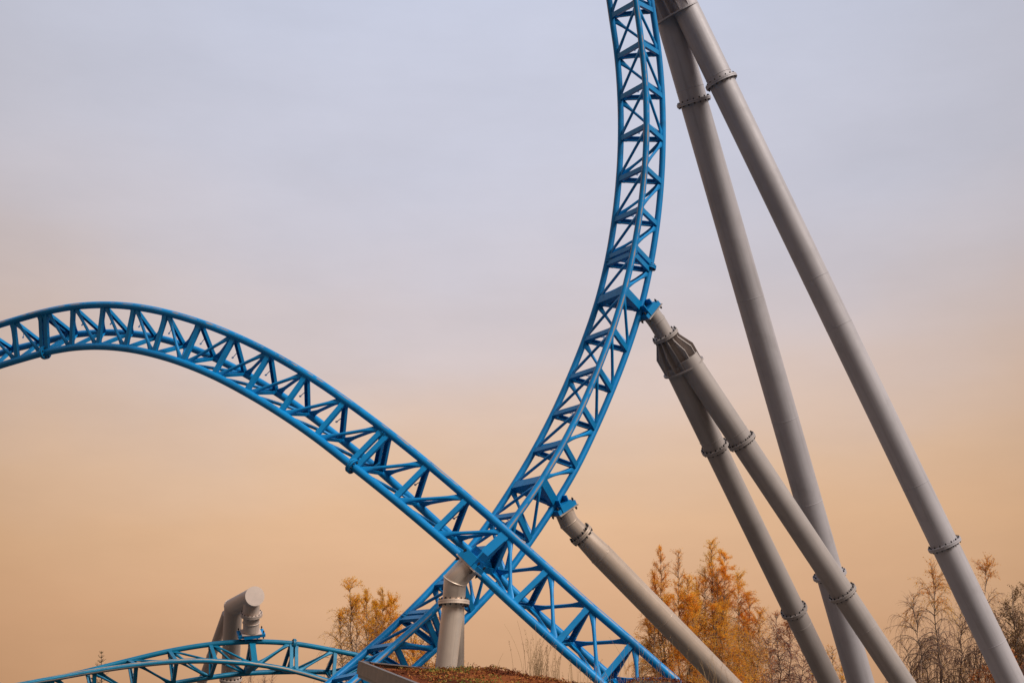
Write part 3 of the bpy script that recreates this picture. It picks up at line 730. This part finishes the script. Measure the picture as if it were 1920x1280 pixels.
tree('birch_tree', 'dense orange-brown tree seen through the blue lattice left of the silvery post', 'tree', 795, 50,
     [(772,1180,0),(805,1168,.3),(830,1158,.2),(750,1205,-.3),(790,1200,.4)], L_ORANGE, TWIG, 20, .75, .8, 13, .05, z0=2.4)
tree('birch_tree', 'bare treetop just showing under the low track beside the gallows foot', 'tree', 485, 62,
     [(470,1262,0),(495,1266,.3),(450,1270,.2),(510,1268,-.3)], L_RUST, TWIG, .6, .7, .8, 8, .055, z0=2.5)
# the spruce tip
sb = W(188, 1500, 48); sb.z = 0
sp = thing('spruce_tree', sb, 'thin spruce tip poking up above the low track at the lower left', 'tree')
m = MB(); nl_ = MB(); tip = W(190, 1224, 48)
m.sweep([sb-V((0,0,.2)), V((sb.x,sb.y,2)), tip], [.13,.09,.006], 7); m.build('trunk', BARK, sp, sb)
def needle_twig(p, d, L):
    q = p+d*L; nl_.sweep([p, p.lerp(q,.5)+V((0,0,-.02)), q], [.009,.008,.004], 3, caps=False, att=lambda i, o: .3)
    for _ in range(int(L*110)):
        c = p.lerp(q, random.random()); x = (rnd_unit()+d*.6).normalized()
        nl_.add([c, c+x*.045+rnd_unit()*.004, c+x*.045], [(0,1,2)], False, [random.random()]*3)
h = tip.z
while h > 1.2:
    s = (tip.z-h); L0 = .10+s*.32
    for k in range(6):
        az = random.uniform(0,6.28); el = .75-min(.7, s*.25)
        d = V((math.cos(az)*math.cos(el), math.sin(az)*math.cos(el), math.sin(el))); c = V((tip.x,tip.y,h)) + (V((sb.x,sb.y,2))-tip)*0
        L = L0*random.uniform(.7,1.1); needle_twig(c, d, L)
        for j in range(int(L*4)):
            t = random.uniform(.3,.9); sd = (d+V((-d.y,d.x,0))*random.choice((-1,1))*.9).normalized()
            needle_twig(c+d*L*t, sd, L*.35)
    h -= .16+s*.02
nl_.build('crown', L_FIR, sp, sb, 'shade')

# ------------------------------------------------------------------ world, sun, camera
w = bpy.data.worlds.new('World'); S.world = w; w.use_nodes = True
nt = w.node_tree; nt.nodes.clear()
out = nd(nt, 'ShaderNodeOutputWorld'); bg = nd(nt, 'ShaderNodeBackground'); nt.links.new(bg.outputs[0], out.inputs[0])
co = nd(nt, 'ShaderNodeTexCoord').outputs['Generated']
sx = nd(nt, 'ShaderNodeSeparateXYZ'); nt.links.new(co, sx.inputs[0])
el = mathn(nt, 'MULTIPLY', mathn(nt, 'ARCSINE', sx.outputs[2]), 1/(math.pi/2))      # 0 horizon .. 1 zenith
mp = nd(nt, 'ShaderNodeMapping'); mp.inputs['Scale'].default_value = (1,1,2.2); nt.links.new(co, mp.inputs[0])
cl = tex_noise(nt, 2.2, 4, .5, mp.outputs[0])
el2 = mathn(nt, 'ADD', el, mathn(nt, 'MULTIPLY', mathn(nt, 'SUBTRACT', cl.outputs[0], .5), .11))
def s2l(c): return tuple(((x/255+.055)/1.055)**2.4 if x/255 > .04045 else x/255/12.92 for x in c)
stops = [(0,(200,156,119)),(4,(211,166,129)),(7,(221,176,139)),(10.5,(228,187,151)),(13,(227,193,165)),(15.5,(223,198,183)),(18,(216,201,199)),(21,(209,203,211)),(25,(203,204,219)),(32,(199,204,223)),(50,(196,204,228)),(90,(190,200,226))]
r = ramp(nt, [(max(0,a/90), s2l(c)) for a, c in stops], el2)
az = mathn(nt, 'ARCTAN2', sx.outputs[0], sx.outputs[1])
a2_ = mathn(nt, 'MULTIPLY', mathn(nt, 'MULTIPLY', az, az), 1/(.42*.42))
lowness = mathn(nt, 'SUBTRACT', 1.0, mathn(nt, 'MINIMUM', mathn(nt, 'MULTIPLY', el, 2.2), .60))
dk = mathn(nt, 'MULTIPLY', mathn(nt, 'MINIMUM', a2_, 1.0), mathn(nt, 'MULTIPLY', lowness, .40))
# the sky away from the glowing quarter is duller
cosaz = mathn(nt, 'COSINE', az)
rr2 = nd(nt, 'ShaderNodeMapRange'); rr2.interpolation_type = 'SMOOTHSTEP'; nt.links.new(cosaz, rr2.inputs[0])
for i_, v_ in ((1,-.5),(2,.80),(3,.52),(4,1.0)): rr2.inputs[i_].default_value = v_
low_glow = nd(nt, 'ShaderNodeMapRange'); low_glow.interpolation_type = 'SMOOTHSTEP'; nt.links.new(el, low_glow.inputs[0])
for i_, v_ in ((1,.14),(2,.26),(3,.72),(4,0.0)): low_glow.inputs[i_].default_value = v_
side = mathn(nt, 'MAXIMUM', rr2.outputs[0], low_glow.outputs[0])
cl2 = tex_noise(nt, 5.5, 7, .6, mp.outputs[0])
mp3 = nd(nt, 'ShaderNodeMapping'); mp3.inputs['Scale'].default_value = (1,1,5); nt.links.new(co, mp3.inputs[0])
cl3 = tex_noise(nt, 2.6, 6, .6, mp3.outputs[0])
soft = mathn(nt, 'ADD', .83, mathn(nt, 'ADD', mathn(nt, 'MULTIPLY', cl2.outputs[0], .18), mathn(nt, 'MULTIPLY', cl3.outputs[0], .16)))
soft = mathn(nt, 'MULTIPLY', soft, side)
cb = nd(nt, 'ShaderNodeCombineXYZ')
for i_, k_ in enumerate((.85, 1.0, 1.2)): nt.links.new(mathn(nt, 'SUBTRACT', 1.0, mathn(nt, 'MULTIPLY', dk, k_)), cb.inputs[i_])
m1 = nd(nt, 'ShaderNodeVectorMath', operation='MULTIPLY'); nt.links.new(r.outputs[0], m1.inputs[0]); nt.links.new(cb.outputs[0], m1.inputs[1])
mul = nd(nt, 'ShaderNodeVectorMath', operation='SCALE'); nt.links.new(m1.outputs[0], mul.inputs[0]); nt.links.new(soft, mul.inputs['Scale'])
nt.links.new(mul.outputs[0], bg.inputs[0]); bg.inputs[1].default_value = 1.0

sun = bpy.data.lights.new('sun', 'SUN'); sun.energy = 4.0; sun.angle = math.radians(24); sun.color = (1, .94, .87)
so = bpy.data.objects.new('sun', sun); COL.objects.link(so)
so.rotation_mode = 'QUATERNION'; so.rotation_quaternion = V((0,0,1)).rotation_difference(V((.60,-.48,.66)).normalized())

cam = bpy.data.cameras.new('camera'); cam.lens = 48; cam.sensor_width = 36; cam.clip_end = 5000; cam.clip_start = .1
cob = bpy.data.objects.new('camera', cam); COL.objects.link(cob); cob.location = (0,0,CAMZ); cob.rotation_euler = (math.pi/2+PITCH, 0, 0)
S.camera = cob
S.view_settings.view_transform = 'Standard'; S.view_settings.look = 'None'; S.view_settings.exposure = 0; S.view_settings.gamma = 1
S.render.engine = 'CYCLES'; S.cycles.max_bounces = 6
